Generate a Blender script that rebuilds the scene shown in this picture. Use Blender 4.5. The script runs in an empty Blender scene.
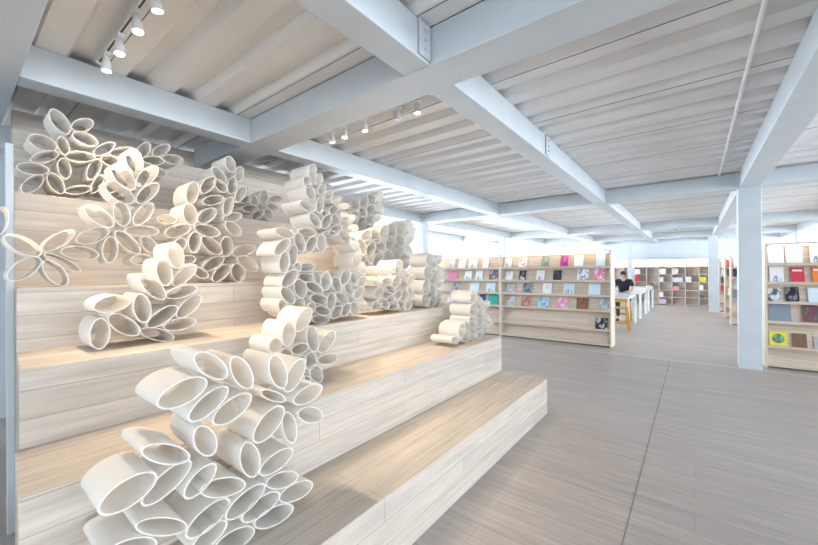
import bpy, bmesh, math, random
from mathutils import Vector, Matrix
random.seed(7)
S = bpy.context.scene
COL = S.collection

# ------------------------------------------------------------------ camera
cam = bpy.data.cameras.new('camera'); camo = bpy.data.objects.new('camera', cam); COL.objects.link(camo)
yaw, rol = math.radians(38.029), math.radians(-0.374)
f0 = Vector((-math.sin(yaw), math.cos(yaw), 0.0006)).normalized()
r0 = Vector((math.cos(yaw), math.sin(yaw), 0)); u0 = r0.cross(f0)
rr = r0*math.cos(rol)+u0*math.sin(rol); uu = -r0*math.sin(rol)+u0*math.cos(rol)
M = Matrix((rr, uu, -f0)).transposed().to_4x4(); M.translation = (0, 0, 1.6)
camo.matrix_world = M
cam.sensor_fit = 'HORIZONTAL'; cam.sensor_width = 36; cam.lens = 36*363.4/818; cam.clip_start = .05; cam.clip_end = 200
S.camera = camo

# ------------------------------------------------------------------ world, daylight, exposure
w = bpy.data.worlds.new('sky'); S.world = w; w.use_nodes = True
bg = w.node_tree.nodes['Background']; bg.inputs[0].default_value = (.84, .92, 1, 1); bg.inputs[1].default_value = 2.2
S.view_settings.view_transform = 'Standard'; S.view_settings.look = 'None'; S.view_settings.gamma = 1
S.view_settings.use_curve_mapping = False
S.view_settings.exposure = .88

def area(name, loc, rot, sx, sy, power, col):
    l = bpy.data.lights.new(name, 'AREA'); l.shape = 'RECTANGLE'; l.size = sx; l.size_y = sy; l.energy = power; l.color = col
    o = bpy.data.objects.new(name, l); o.location = loc; o.rotation_euler = rot; COL.objects.link(o); return o
HP = math.pi/2
area('daylight_left', (-9.6, 12.5, 1.7), (0, -HP, 0), 2.6, 17, 1500, (.86, .93, 1))
area('daylight_right', (8.6, 5.0, 1.75), (0, HP, 0), 2.4, 17, 820, (.90, .945, 1))
area('daylight_behind', (1.5, -5.6, 1.75), (HP, 0, 0), 12, 2.4, 50, (.84, .92, 1))
area('fill_right_far', (8.6, 17.3, 1.75), (0, HP, 0), 2.4, 7, 900, (.92, .96, 1))  # added fill lamp on the right, brightens the far zone
area('daylight_far', (-6.3, 22.0, 2.4), (-HP, 0, 0), 4.5, 1.0, 260, (.88, .94, 1))

# ------------------------------------------------------------------ helpers
def tag(o, label=None, cat=None, group=None, kind=None):
    if label: o['label'] = label
    if cat: o['category'] = cat
    if group: o['group'] = group
    if kind: o['kind'] = kind
    return o
def empty(name, loc=(0, 0, 0), rz=0):
    o = bpy.data.objects.new(name, None); o.location = loc; o.rotation_euler = (0, 0, rz); o.empty_display_size = .1
    COL.objects.link(o); return o
class MB:
    def __init__(s): s.bm = bmesh.new(); s.mi = 0
    def add(s, vs, fs, mi=0, smooth=False):
        v = [s.bm.verts.new(p) for p in vs]
        for f in fs:
            try:
                q = s.bm.faces.new([v[i] for i in f]); q.material_index = mi; q.smooth = smooth
            except ValueError: pass
        return s
    def box(s, a, b, mi=0, M=None, bev=0):
        a = Vector(a); b = Vector(b)
        vs = [Vector((x, y, z)) for x in (a.x, b.x) for y in (a.y, b.y) for z in (a.z, b.z)]
        if M: vs = [M @ v for v in vs]
        v = [s.bm.verts.new(p) for p in vs]
        F = [s.bm.faces.new([v[i] for i in f]) for f in ((0,1,3,2),(4,6,7,5),(0,4,5,1),(2,3,7,6),(0,2,6,4),(1,5,7,3))]
        for q in F: q.material_index = mi
        if bev:
            es = list({e for q in F for e in q.edges})
            r = bmesh.ops.bevel(s.bm, geom=es, offset=bev, segments=2, affect='EDGES', profile=.5)
            for q in r['faces']: q.material_index = mi
        return s
    def tube(s, p, q, r, r2=None, n=12, mi=0):
        p = Vector(p); q = Vector(q); r2 = r if r2 is None else r2
        d = (q-p).normalized(); a = d.orthogonal().normalized(); b = d.cross(a)
        vs = [c+(a*math.cos(t)+b*math.sin(t))*k for c, k in ((p, r), (q, r2)) for t in [2*math.pi*i/n for i in range(n)]]
        fs = [(i, (i+1) % n, n+(i+1) % n, n+i) for i in range(n)]
        s.add(vs, fs+[tuple(range(n))[::-1], tuple(range(n, 2*n))], mi)
        for f in s.bm.faces:
            if len(f.verts) == 4 and f.material_index == mi: pass
        return s
    def build(s, name, mats, parent=None, smooth=False):
        bmesh.ops.recalc_face_normals(s.bm, faces=s.bm.faces)
        me = bpy.data.meshes.new(name); s.bm.to_mesh(me); s.bm.free()
        if smooth:
            for p in me.polygons: p.use_smooth = True
        for m in (mats if isinstance(mats, (list, tuple)) else [mats]): me.materials.append(m)
        o = bpy.data.objects.new(name, me); COL.objects.link(o)
        if parent: o.parent = parent
        return o
def structure(o, label=None): return tag(o, label=label, kind='structure')

# ------------------------------------------------------------------ materials
def newmat(name):
    m = bpy.data.materials.new(name); m.use_nodes = True
    nt = m.node_tree; return m, nt, nt.nodes, nt.links, nt.nodes['Principled BSDF']
def plain(name, c, rough=.5, metal=0, noise=0, scale=8, bump=0):
    m, nt, N, L, P = newmat(name)
    P.inputs['Base Color'].default_value = (*c, 1); P.inputs['Roughness'].default_value = rough; P.inputs['Metallic'].default_value = metal
    if noise or bump:
        tc = N.new('ShaderNodeTexCoord'); n = N.new('ShaderNodeTexNoise'); n.inputs['Scale'].default_value = scale; n.inputs['Detail'].default_value = 5
        L.new(tc.outputs['Object'], n.inputs['Vector'])
        r = N.new('ShaderNodeValToRGB'); r.color_ramp.elements[0].position = .3; r.color_ramp.elements[1].position = .7
        r.color_ramp.elements[0].color = (*[x*(1-noise) for x in c], 1); r.color_ramp.elements[1].color = (*[min(1, x*(1+noise*.6)) for x in c], 1)
        L.new(n.outputs[0], r.inputs[0]); L.new(r.outputs[0], P.inputs['Base Color'])
        if bump:
            b = N.new('ShaderNodeBump'); b.inputs['Strength'].default_value = bump; b.inputs['Distance'].default_value = .004
            L.new(n.outputs[0], b.inputs['Height']); L.new(b.outputs[0], P.inputs['Normal'])
    return m
def emis(name, c, s):
    m, nt, N, L, P = newmat(name)
    P.inputs['Base Color'].default_value = (*c, 1); P.inputs['Emission Color'].default_value = (*c, 1); P.inputs['Emission Strength'].default_value = s
    return m
def planks(name, axis, width, length, ca, cb, streak, rough=.55, gap=.4, stain=None, var=.35, gapw=.012):
    """planks running along axis ('x' or 'y' or 'z'); the other two coordinates add up across the boards"""
    m, nt, N, L, P = newmat(name)
    tc = N.new('ShaderNodeTexCoord'); sp = N.new('ShaderNodeSeparateXYZ'); L.new(tc.outputs['Object'], sp.inputs[0])
    add = N.new('ShaderNodeMath'); add.operation = 'ADD'
    o = [k for k in 'XYZ' if k.lower() != axis]
    L.new(sp.outputs[o[0]], add.inputs[0]); L.new(sp.outputs[o[1]], add.inputs[1])
    cm = N.new('ShaderNodeCombineXYZ'); L.new(sp.outputs[axis.upper()], cm.inputs[0]); L.new(add.outputs[0], cm.inputs[1])
    br = N.new('ShaderNodeTexBrick'); L.new(cm.outputs[0], br.inputs['Vector'])
    br.offset = .37; br.inputs['Scale'].default_value = 1; br.inputs['Brick Width'].default_value = length; br.inputs['Row Height'].default_value = width
    br.inputs['Mortar Size'].default_value = gapw*width; br.inputs['Mortar Smooth'].default_value = .1
    br.inputs['Color1'].default_value = (0, 0, 0, 1); br.inputs['Color2'].default_value = (1, 1, 1, 1); br.inputs['Mortar'].default_value = (.5, .5, .5, 1)
    mp = N.new('ShaderNodeMapping'); mp.inputs['Scale'].default_value = (1.1, 16, 1); L.new(cm.outputs[0], mp.inputs[0])
    n1 = N.new('ShaderNodeTexNoise'); n1.inputs['Scale'].default_value = 1.6; n1.inputs['Detail'].default_value = 7; n1.inputs['Roughness'].default_value = .62; L.new(mp.outputs[0], n1.inputs['Vector'])
    sr = N.new('ShaderNodeValToRGB'); sr.color_ramp.elements[0].position = .34; sr.color_ramp.elements[1].position = .66
    L.new(n1.outputs[0], sr.inputs[0])
    mx = N.new('ShaderNodeMix'); mx.data_type = 'RGBA'; mx.inputs['A'].default_value = (*ca, 1); mx.inputs['B'].default_value = (*cb, 1)
    ad = N.new('ShaderNodeMath'); ad.operation = 'MULTIPLY_ADD'; ad.inputs[1].default_value = var; L.new(br.outputs['Color'], ad.inputs[0])
    ml = N.new('ShaderNodeMath'); ml.operation = 'MULTIPLY'; ml.inputs[1].default_value = 1-var; L.new(sr.outputs[0], ml.inputs[0]); L.new(ml.outputs[0], ad.inputs[2])
    L.new(ad.outputs[0], mx.inputs['Factor'])
    out = mx.outputs['Result']
    # broad worn stains
    n2 = N.new('ShaderNodeTexNoise'); mp2 = N.new('ShaderNodeMapping'); mp2.inputs['Scale'].default_value = (.7, 4, 1); L.new(cm.outputs[0], mp2.inputs[0]); L.new(mp2.outputs[0], n2.inputs['Vector'])
    n2.inputs['Scale'].default_value = 1.3; n2.inputs['Detail'].default_value = 4
    r2 = N.new('ShaderNodeValToRGB'); r2.color_ramp.elements[0].position = .52; r2.color_ramp.elements[1].position = .72
    r2.color_ramp.elements[0].color = (0, 0, 0, 1); r2.color_ramp.elements[1].color = (streak, streak, streak, 1); L.new(n2.outputs[0], r2.inputs[0])
    m2 = N.new('ShaderNodeMix'); m2.data_type = 'RGBA'; m2.inputs['B'].default_value = (*(stain or [x*.5 for x in ca]), 1)
    L.new(r2.outputs[0], m2.inputs['Factor']); L.new(out, m2.inputs['A'])
    # knots
    vo = N.new('ShaderNodeTexVoronoi'); mp3 = N.new('ShaderNodeMapping'); mp3.inputs['Scale'].default_value = (1.3, 2.6, 1); L.new(cm.outputs[0], mp3.inputs[0]); L.new(mp3.outputs[0], vo.inputs['Vector']); vo.inputs['Scale'].default_value = 1
    kr = N.new('ShaderNodeMath'); kr.operation = 'LESS_THAN'; kr.inputs[1].default_value = .022; L.new(vo.outputs['Distance'], kr.inputs[0])
    m4 = N.new('ShaderNodeMix'); m4.data_type = 'RGBA'; m4.inputs['B'].default_value = (.12, .08, .05, 1)
    km = N.new('ShaderNodeMath'); km.operation = 'MULTIPLY'; km.inputs[1].default_value = .75; L.new(kr.outputs[0], km.inputs[0])
    L.new(km.outputs[0], m4.inputs['Factor']); L.new(m2.outputs['Result'], m4.inputs['A'])
    m3 = N.new('ShaderNodeMix'); m3.data_type = 'RGBA'; m3.inputs['B'].default_value = (*[x*.35 for x in ca], 1)
    gm = N.new('ShaderNodeMath'); gm.operation = 'MULTIPLY'; gm.inputs[1].default_value = gap; L.new(br.outputs['Fac'], gm.inputs[0])
    L.new(gm.outputs[0], m3.inputs['Factor']); L.new(m4.outputs['Result'], m3.inputs['A'])
    L.new(m3.outputs['Result'], P.inputs['Base Color']); P.inputs['Roughness'].default_value = rough
    b = N.new('ShaderNodeBump'); b.inputs['Strength'].default_value = .25; b.inputs['Distance'].default_value = .003
    L.new(n1.outputs[0], b.inputs['Height']); L.new(b.outputs[0], P.inputs['Normal'])
    return m
def glassmat():
    m, nt, N, L, P = newmat('window_glass')
    t = N.new('ShaderNodeBsdfTransparent'); g = N.new('ShaderNodeBsdfGlossy'); g.inputs['Roughness'].default_value = .02
    t.inputs[0].default_value = (.94, .97, 1, 1)
    mx = N.new('ShaderNodeMixShader'); mx.inputs[0].default_value = .06
    L.new(t.outputs[0], mx.inputs[1]); L.new(g.outputs[0], mx.inputs[2]); L.new(mx.outputs[0], N['Material Output'].inputs[0]); return m
def feltmat():
    m, nt, N, L, P = newmat('white_felt_paper')
    tc = N.new('ShaderNodeTexCoord'); n = N.new('ShaderNodeTexNoise'); n.inputs['Scale'].default_value = 130; n.inputs['Detail'].default_value = 4; L.new(tc.outputs['Object'], n.inputs['Vector'])
    n2 = N.new('ShaderNodeTexNoise'); n2.inputs['Scale'].default_value = 7; L.new(tc.outputs['Object'], n2.inputs['Vector'])
    r = N.new('ShaderNodeValToRGB'); r.color_ramp.elements[0].color = (.955, .925, .88, 1); r.color_ramp.elements[1].color = (.975, .955, .925, 1); L.new(n2.outputs[0], r.inputs[0])
    L.new(r.outputs[0], P.inputs['Base Color']); P.inputs['Roughness'].default_value = .9; P.inputs['Specular IOR Level'].default_value = .15
    b = N.new('ShaderNodeBump'); b.inputs['Strength'].default_value = .35; b.inputs['Distance'].default_value = .002; L.new(n.outputs[0], b.inputs['Height']); L.new(b.outputs[0], P.inputs['Normal'])
    tr = N.new('ShaderNodeBsdfTranslucent'); tr.inputs[0].default_value = (.985, .95, .90, 1)
    mx = N.new('ShaderNodeMixShader'); mx.inputs[0].default_value = .5
    L.new(P.outputs[0], mx.inputs[1]); L.new(tr.outputs[0], mx.inputs[2]); L.new(mx.outputs[0], N['Material Output'].inputs[0]); return m
def covermat(name, cols, scale=14, kind='noise'):
    """printed cover: blotches or bands of two or three inks"""
    m, nt, N, L, P = newmat(name)
    tc = N.new('ShaderNodeTexCoord')
    if kind == 'band': n = N.new('ShaderNodeTexWave'); n.bands_direction = 'Z'; n.inputs['Scale'].default_value = scale*.35; n.inputs['Distortion'].default_value = 3
    else: n = N.new('ShaderNodeTexNoise'); n.inputs['Scale'].default_value = scale*.6; n.inputs['Detail'].default_value = 6
    L.new(tc.outputs['Object'], n.inputs['Vector'])
    r = N.new('ShaderNodeValToRGB'); r.color_ramp.interpolation = 'EASE'
    k = len(cols); ps = {1: [0], 2: [0, .5], 3: [0, .45, .56], 4: [0, .42, .5, .58]}[k]
    r.color_ramp.elements[0].color = (*cols[0], 1)
    if k == 1: r.color_ramp.elements[1].color = (*cols[0], 1)
    else:
        r.color_ramp.elements[1].position = ps[1]; r.color_ramp.elements[1].color = (*cols[1], 1)
        for i in range(2, k):
            e = r.color_ramp.elements.new(ps[i]); e.color = (*cols[i], 1)
    L.new(n.outputs[0], r.inputs[0]); L.new(r.outputs[0], P.inputs['Base Color']); P.inputs['Roughness'].default_value = .35
    return m

STEEL = plain('pale_painted_steel', (.53, .565, .585), .45, noise=.05, scale=3)
DECK = plain('white_painted_deck', (.74, .73, .715), .6, noise=.06, scale=2.2)
WALL = plain('blue_white_wall_paint', (.58, .63, .68), .7, noise=.04, scale=2)
TIER = planks('whitewashed_stair_boards', 'y', .131, 2.3, (.43, .36, .29), (.66, .58, .495), .4, stain=(.34, .34, .34), rough=.6, gapw=.02)
FLOOR = planks('grey_washed_floorboards', 'x', .19, 2.9, (.35, .31, .28), (.52, .465, .425), .5, stain=(.33, .32, .32), rough=.42, gap=.35, var=.3)
SHELFX = planks('pale_shelf_boards', 'x', .09, 1.2, (.47, .365, .275), (.70, .58, .465), .2, rough=.55, gap=.3)
SHELFZ = planks('pale_upright_boards', 'z', .08, 1.4, (.56, .46, .36), (.76, .67, .56), .15, rough=.55, gap=.2)
CUBW = planks('washed_cubby_boards', 'x', .12, 1.5, (.70, .59, .51), (.84, .75, .68), .1, rough=.6, gap=.15)
FELT = feltmat(); GLASS = glassmat()
RAILM = plain('dark_rail_metal', (.06, .055, .05), .5)
WHITE = plain('white_lacquer', (.80, .80, .79), .35)
LAMPB = plain('white_lamp_metal', (.78, .77, .75), .4)
LENS = emis('lamp_lens_glow', (1, .95, .86), 8)
LED2 = emis('bright_led_strip', (1, .86, .72), 22)
LED = emis('warm_led_strip', (1, .86, .66), 6)
BLACK = plain('black_cloth', (.015, .015, .018), .85, noise=.3, scale=30)
HAIR = plain('dark_hair', (.02, .014, .012), .6, noise=.3, scale=60)
SKIN = plain('skin', (.55, .33, .23), .5)
TROUS = plain('dark_trousers', (.03, .035, .05), .85)
YEL = plain('mustard_yellow_wood', (.62, .36, .06), .5, noise=.12, scale=12)
PAPER = plain('page_paper', (.78, .75, .69), .8)
DARKWOOD = plain('dark_brown_board', (.16, .11, .08), .7)  # dark brown board of the bookcase plinths
TOPW = plain('pale_blue_white_laminate', (.70, .78, .80), .3)

# tube mouths: tier front x, tread height z, then (y, z, half length, half width, turn in degrees)
CLUSTERS = {
  'c1': (-3.5, 2.145, [(0.505, 2.697, 0.086, 0.047, 118),(0.625, 2.711, 0.075, 0.042, 41),(0.419, 2.525, 0.073, 0.052, 163),(0.523, 2.533, 0.064, 0.033, 101),(0.641, 2.615, 0.074, 0.046, 168),(0.428, 2.431, 0.083, 0.036, 34),(0.612, 2.478, 0.086, 0.039, 12),(0.528, 2.374, 0.072, 0.037, 97),(0.372, 2.336, 0.08, 0.041, 4),(0.369, 2.234, 0.082, 0.038, 55),(0.485, 2.26, 0.075, 0.041, 113),(0.603, 2.236, 0.08, 0.031, 20),(0.691, 2.405, 0.088, 0.036, 70),(0.754, 2.576, 0.087, 0.034, 45),(0.862, 2.576, 0.09, 0.036, 27),(0.794, 2.489, 0.064, 0.04, 170),(0.71, 2.301, 0.08, 0.028, 68),(1.005, 2.631, 0.078, 0.038, 64),(1.123, 2.657, 0.085, 0.039, 43),(1.071, 2.561, 0.082, 0.037, 10),(1.212, 2.604, 0.084, 0.043, 10),(1.104, 2.469, 0.062, 0.039, 172),(0.959, 2.534, 0.057, 0.034, 109),(0.781, 2.276, 0.078, 0.032, 25),(0.893, 2.407, 0.064, 0.044, 133),(0.919, 2.294, 0.084, 0.034, 44)]),
  'c2': (-2.97, 1.53, [(0.799, 2.376, 0.085, 0.051, 99),(0.736, 2.252, 0.092, 0.054, 124),(0.717, 2.147, 0.093, 0.053, 141),(0.873, 2.289, 0.099, 0.043, 54),(0.871, 2.168, 0.1, 0.041, 51),(0.609, 1.977, 0.092, 0.049, 139),(0.726, 2.006, 0.083, 0.047, 98),(0.845, 2.021, 0.096, 0.042, 57),(0.579, 1.851, 0.091, 0.044, 30),(0.837, 1.902, 0.101, 0.038, 3),(0.663, 1.766, 0.088, 0.041, 86),(0.757, 1.819, 0.096, 0.042, 133),(0.517, 1.738, 0.09, 0.043, 174),(0.423, 1.812, 0.095, 0.036, 44),(0.439, 1.678, 0.096, 0.028, 147),(0.406, 1.615, 0.089, 0.043, 120),(0.28, 1.641, 0.09, 0.044, 46),(0.275, 1.773, 0.088, 0.044, 143),(0.188, 1.901, 0.082, 0.033, 81),(0.88, 1.811, 0.069, 0.042, 126),(0.831, 1.706, 0.063, 0.037, 9)]),
  'c3': (-2.6, 1.175, [(0.535, 1.267, 0.088, 0.046, 88),(0.59, 1.43, 0.086, 0.048, 12),(0.731, 1.395, 0.09, 0.045, 98),(0.643, 1.304, 0.095, 0.046, 138),(0.837, 1.334, 0.1, 0.043, 34),(0.813, 1.224, 0.098, 0.037, 157),(0.936, 1.276, 0.097, 0.039, 6),(0.988, 1.387, 0.097, 0.046, 43),(0.945, 1.483, 0.096, 0.039, 14),(0.79, 1.52, 0.099, 0.044, 127),(0.851, 1.611, 0.09, 0.044, 98),(0.968, 1.593, 0.095, 0.041, 43),(0.913, 1.717, 0.085, 0.048, 101)]),
  'c4': (-2.97, 1.53, [(1.446, 2.506, 0.065, 0.044, 103),(1.517, 2.439, 0.07, 0.036, 75),(1.36, 2.398, 0.075, 0.042, 133),(1.463, 2.333, 0.076, 0.04, 80),(1.527, 2.273, 0.084, 0.037, 60),(1.27, 2.303, 0.088, 0.041, 55),(1.365, 2.311, 0.061, 0.041, 140),(1.16, 2.225, 0.093, 0.044, 78),(1.141, 2.055, 0.084, 0.051, 99),(1.311, 2.191, 0.087, 0.038, 21),(1.424, 2.157, 0.084, 0.041, 76),(1.265, 2.063, 0.088, 0.047, 42),(1.464, 2.075, 0.085, 0.038, 18),(1.47, 1.98, 0.079, 0.048, 144),(1.062, 1.928, 0.093, 0.046, 24),(1.264, 1.944, 0.098, 0.046, 170),(1.168, 1.848, 0.084, 0.045, 84),(1.293, 1.83, 0.096, 0.05, 140),(1.415, 1.83, 0.085, 0.05, 86),(1.309, 1.69, 0.097, 0.044, 32),(1.366, 1.616, 0.095, 0.047, 46),(1.505, 1.616, 0.079, 0.059, 105),(1.559, 1.804, 0.11, 0.046, 17),(1.587, 1.693, 0.103, 0.056, 148),(1.072, 1.824, 0.059, 0.04, 66),(1.128, 1.716, 0.052, 0.033, 9),(1.211, 1.616, 0.062, 0.038, 146),(0.991, 2.004, 0.063, 0.036, 4)]),
  'c5': (-3.5, 2.145, [(2.052, 2.425, 0.08, 0.046, 79),(2.185, 2.429, 0.085, 0.039, 16),(2.152, 2.337, 0.077, 0.042, 169),(2.1, 2.253, 0.068, 0.05, 117),(1.978, 2.237, 0.079, 0.039, 38),(1.896, 2.289, 0.084, 0.04, 8),(1.938, 2.383, 0.067, 0.045, 122),(1.851, 2.374, 0.065, 0.035, 30),(1.847, 2.452, 0.064, 0.036, 66)]),
  'c6': (-2.45, 1.175, [(1.578, 1.84, 0.092, 0.042, 42),(1.601, 1.947, 0.083, 0.038, 169),(1.74, 1.881, 0.082, 0.049, 108),(1.68, 1.781, 0.086, 0.042, 82),(1.597, 1.723, 0.084, 0.047, 82),(1.643, 1.6, 0.091, 0.049, 41),(1.742, 1.516, 0.081, 0.057, 113),(1.628, 1.468, 0.083, 0.048, 136),(1.589, 1.388, 0.059, 0.041, 118),(1.731, 1.388, 0.062, 0.049, 36),(1.796, 1.685, 0.087, 0.036, 5),(1.805, 1.603, 0.086, 0.036, 172),(1.873, 1.516, 0.097, 0.04, 155),(1.924, 1.422, 0.092, 0.042, 166),(2.048, 1.397, 0.077, 0.049, 83),(1.959, 1.323, 0.084, 0.038, 164),(1.943, 1.251, 0.094, 0.035, 170),(2.108, 1.297, 0.076, 0.047, 37),(2.168, 1.418, 0.086, 0.043, 146),(2.214, 1.31, 0.072, 0.047, 41),(2.324, 1.307, 0.072, 0.054, 116),(2.252, 1.493, 0.072, 0.043, 136),(2.376, 1.454, 0.08, 0.045, 36),(2.427, 1.351, 0.072, 0.044, 140),(2.122, 1.532, 0.083, 0.049, 120),(2.216, 1.597, 0.081, 0.051, 56),(2.326, 1.578, 0.069, 0.047, 127),(1.991, 1.568, 0.081, 0.056, 81),(1.898, 1.603, 0.059, 0.04, 113),(1.86, 2.479, 0.061, 0.04, 71),(1.929, 2.421, 0.055, 0.035, 65),(1.82, 2.381, 0.05, 0.044, 110),(1.847, 2.296, 0.07, 0.046, 115),(1.963, 2.345, 0.06, 0.031, 51),(2.033, 2.308, 0.064, 0.033, 42),(2.114, 2.28, 0.064, 0.032, 18),(2.19, 2.233, 0.071, 0.031, 8),(1.809, 2.181, 0.078, 0.04, 161),(1.937, 2.21, 0.073, 0.04, 78),(1.883, 2.072, 0.076, 0.044, 138),(2.004, 2.079, 0.081, 0.043, 55),(1.817, 1.97, 0.092, 0.039, 3),(1.95, 1.893, 0.075, 0.05, 94),(1.85, 1.872, 0.08, 0.043, 56),(2.043, 1.975, 0.071, 0.034, 7),(2.104, 2.011, 0.084, 0.039, 26),(2.208, 1.963, 0.085, 0.048, 148),(2.288, 2.129, 0.055, 0.033, 42),(2.31, 2.054, 0.068, 0.032, 2),(2.215, 2.143, 0.056, 0.042, 146),(2.083, 2.187, 0.072, 0.033, 35),(2.111, 2.104, 0.062, 0.041, 153),(2.329, 1.904, 0.078, 0.051, 132),(2.353, 1.776, 0.086, 0.052, 55),(2.43, 1.68, 0.073, 0.051, 119),(2.416, 1.558, 0.077, 0.039, 24),(1.715, 1.69, 0.039, 0.037, 112),(1.996, 2.149, 0.049, 0.025, 22),(1.672, 1.32, 0.058, 0.035, 152),(1.782, 1.291, 0.057, 0.039, 21),(1.846, 1.358, 0.045, 0.04, 75)]),
  'c7': (-3.5, 2.145, [(3.349, 2.485, 0.086, 0.072, 132),(3.33, 2.351, 0.117, 0.057, 38),(3.311, 2.218, 0.092, 0.066, 145),(3.498, 2.553, 0.11, 0.061, 43),(3.487, 2.417, 0.102, 0.065, 159),(3.467, 2.279, 0.101, 0.065, 49),(3.654, 2.611, 0.099, 0.073, 155),(3.642, 2.471, 0.113, 0.063, 41),(3.631, 2.331, 0.099, 0.077, 132),(3.601, 2.204, 0.097, 0.056, 18),(3.807, 2.67, 0.115, 0.063, 46),(3.795, 2.526, 0.113, 0.069, 153),(3.773, 2.389, 0.107, 0.061, 39)]),
  'c8': (-2.97, 1.53, [(2.932, 1.896, 0.104, 0.07, 116),(2.83, 1.791, 0.115, 0.06, 46),(3.013, 2.028, 0.106, 0.056, 29),(3.087, 1.875, 0.111, 0.068, 52),(2.962, 1.726, 0.116, 0.064, 137),(3.165, 2.027, 0.104, 0.072, 139),(3.316, 2.087, 0.108, 0.07, 45),(3.252, 1.925, 0.125, 0.066, 152),(3.476, 2.126, 0.098, 0.078, 152),(3.446, 1.973, 0.132, 0.069, 40),(3.646, 2.166, 0.115, 0.069, 38),(3.634, 2.01, 0.127, 0.07, 152),(3.826, 2.216, 0.103, 0.078, 147),(3.824, 2.056, 0.138, 0.067, 39),(3.8, 1.888, 0.123, 0.075, 141),(3.602, 1.841, 0.13, 0.072, 43),(3.397, 1.809, 0.116, 0.068, 143),(3.197, 1.755, 0.114, 0.066, 39),(3.059, 1.658, 0.114, 0.061, 149),(3.756, 1.722, 0.124, 0.067, 35),(3.55, 1.667, 0.115, 0.066, 144),(3.331, 1.654, 0.108, 0.062, 31),(3.733, 1.585, 0.101, 0.055, 171),(2.866, 1.612, 0.091, 0.064, 50)]),
  'c9': (-2.5, 1.175, [(3.022, 1.673, 0.08, 0.064, 54),(3.134, 1.603, 0.094, 0.04, 159),(2.987, 1.512, 0.085, 0.059, 41),(3.115, 1.476, 0.089, 0.049, 144),(3.232, 1.524, 0.084, 0.044, 35),(2.896, 1.43, 0.092, 0.039, 162),(3.011, 1.366, 0.085, 0.052, 30),(3.131, 1.344, 0.069, 0.059, 48),(2.911, 1.334, 0.083, 0.039, 10),(2.943, 1.248, 0.095, 0.038, 5),(3.078, 1.243, 0.084, 0.047, 144),(3.193, 1.245, 0.072, 0.054, 26),(3.231, 1.383, 0.085, 0.044, 142),(2.826, 1.521, 0.078, 0.036, 3),(2.792, 1.29, 0.093, 0.044, 155),(2.687, 1.277, 0.081, 0.048, 23),(2.85, 1.624, 0.07, 0.045, 149),(2.718, 1.402, 0.077, 0.051, 32),(2.682, 1.519, 0.077, 0.046, 154)]),
  'c10': (-2.5, 1.175, [(3.609, 1.752, 0.091, 0.079, 43),(3.576, 1.589, 0.095, 0.078, 149),(3.543, 1.422, 0.092, 0.085, 46),(3.531, 1.262, 0.09, 0.07, 145),(3.705, 1.674, 0.096, 0.05, 149),(3.703, 1.527, 0.105, 0.054, 31),(3.68, 1.381, 0.106, 0.053, 146),(3.678, 1.241, 0.087, 0.059, 32),(3.818, 1.757, 0.091, 0.052, 32),(3.827, 1.619, 0.101, 0.051, 149),(3.826, 1.469, 0.1, 0.051, 29),(3.813, 1.325, 0.097, 0.052, 143),(3.811, 1.223, 0.077, 0.045, 19)]),
  'c11': (-1.97, 0.815, [(3.31, 0.884, 0.091, 0.042, 172),(3.441, 0.972, 0.085, 0.072, 41),(3.55, 0.876, 0.096, 0.052, 177),(3.731, 1.318, 0.09, 0.07, 21),(3.729, 1.169, 0.097, 0.074, 179),(3.715, 1.022, 0.106, 0.072, 150),(3.725, 0.881, 0.097, 0.068, 171),(3.878, 1.256, 0.111, 0.049, 152),(3.889, 1.12, 0.109, 0.054, 16),(3.875, 0.987, 0.115, 0.05, 152),(3.873, 0.868, 0.101, 0.053, 9),(4.035, 1.192, 0.123, 0.044, 16),(4.046, 1.046, 0.123, 0.044, 152),(4.031, 0.908, 0.123, 0.047, 11),(3.574, 1.0, 0.081, 0.046, 151),(4.142, 0.974, 0.127, 0.031, 173)]),
  'c12': (-2.1, 0.815, [(1.519, 1.281, 0.096, 0.053, 51),(1.394, 1.199, 0.084, 0.053, 84),(1.299, 1.138, 0.055, 0.048, 74),(1.591, 1.138, 0.098, 0.051, 103),(1.718, 1.098, 0.1, 0.052, 40),(1.482, 1.088, 0.073, 0.039, 2),(1.726, 0.97, 0.096, 0.041, 175),(1.577, 0.985, 0.065, 0.052, 88),(1.626, 0.883, 0.078, 0.049, 125),(1.485, 0.996, 0.052, 0.045, 39),(1.393, 1.051, 0.067, 0.039, 127),(1.457, 0.908, 0.079, 0.038, 145),(1.337, 0.971, 0.054, 0.046, 50),(1.528, 0.854, 0.051, 0.038, 2)]),
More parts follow.
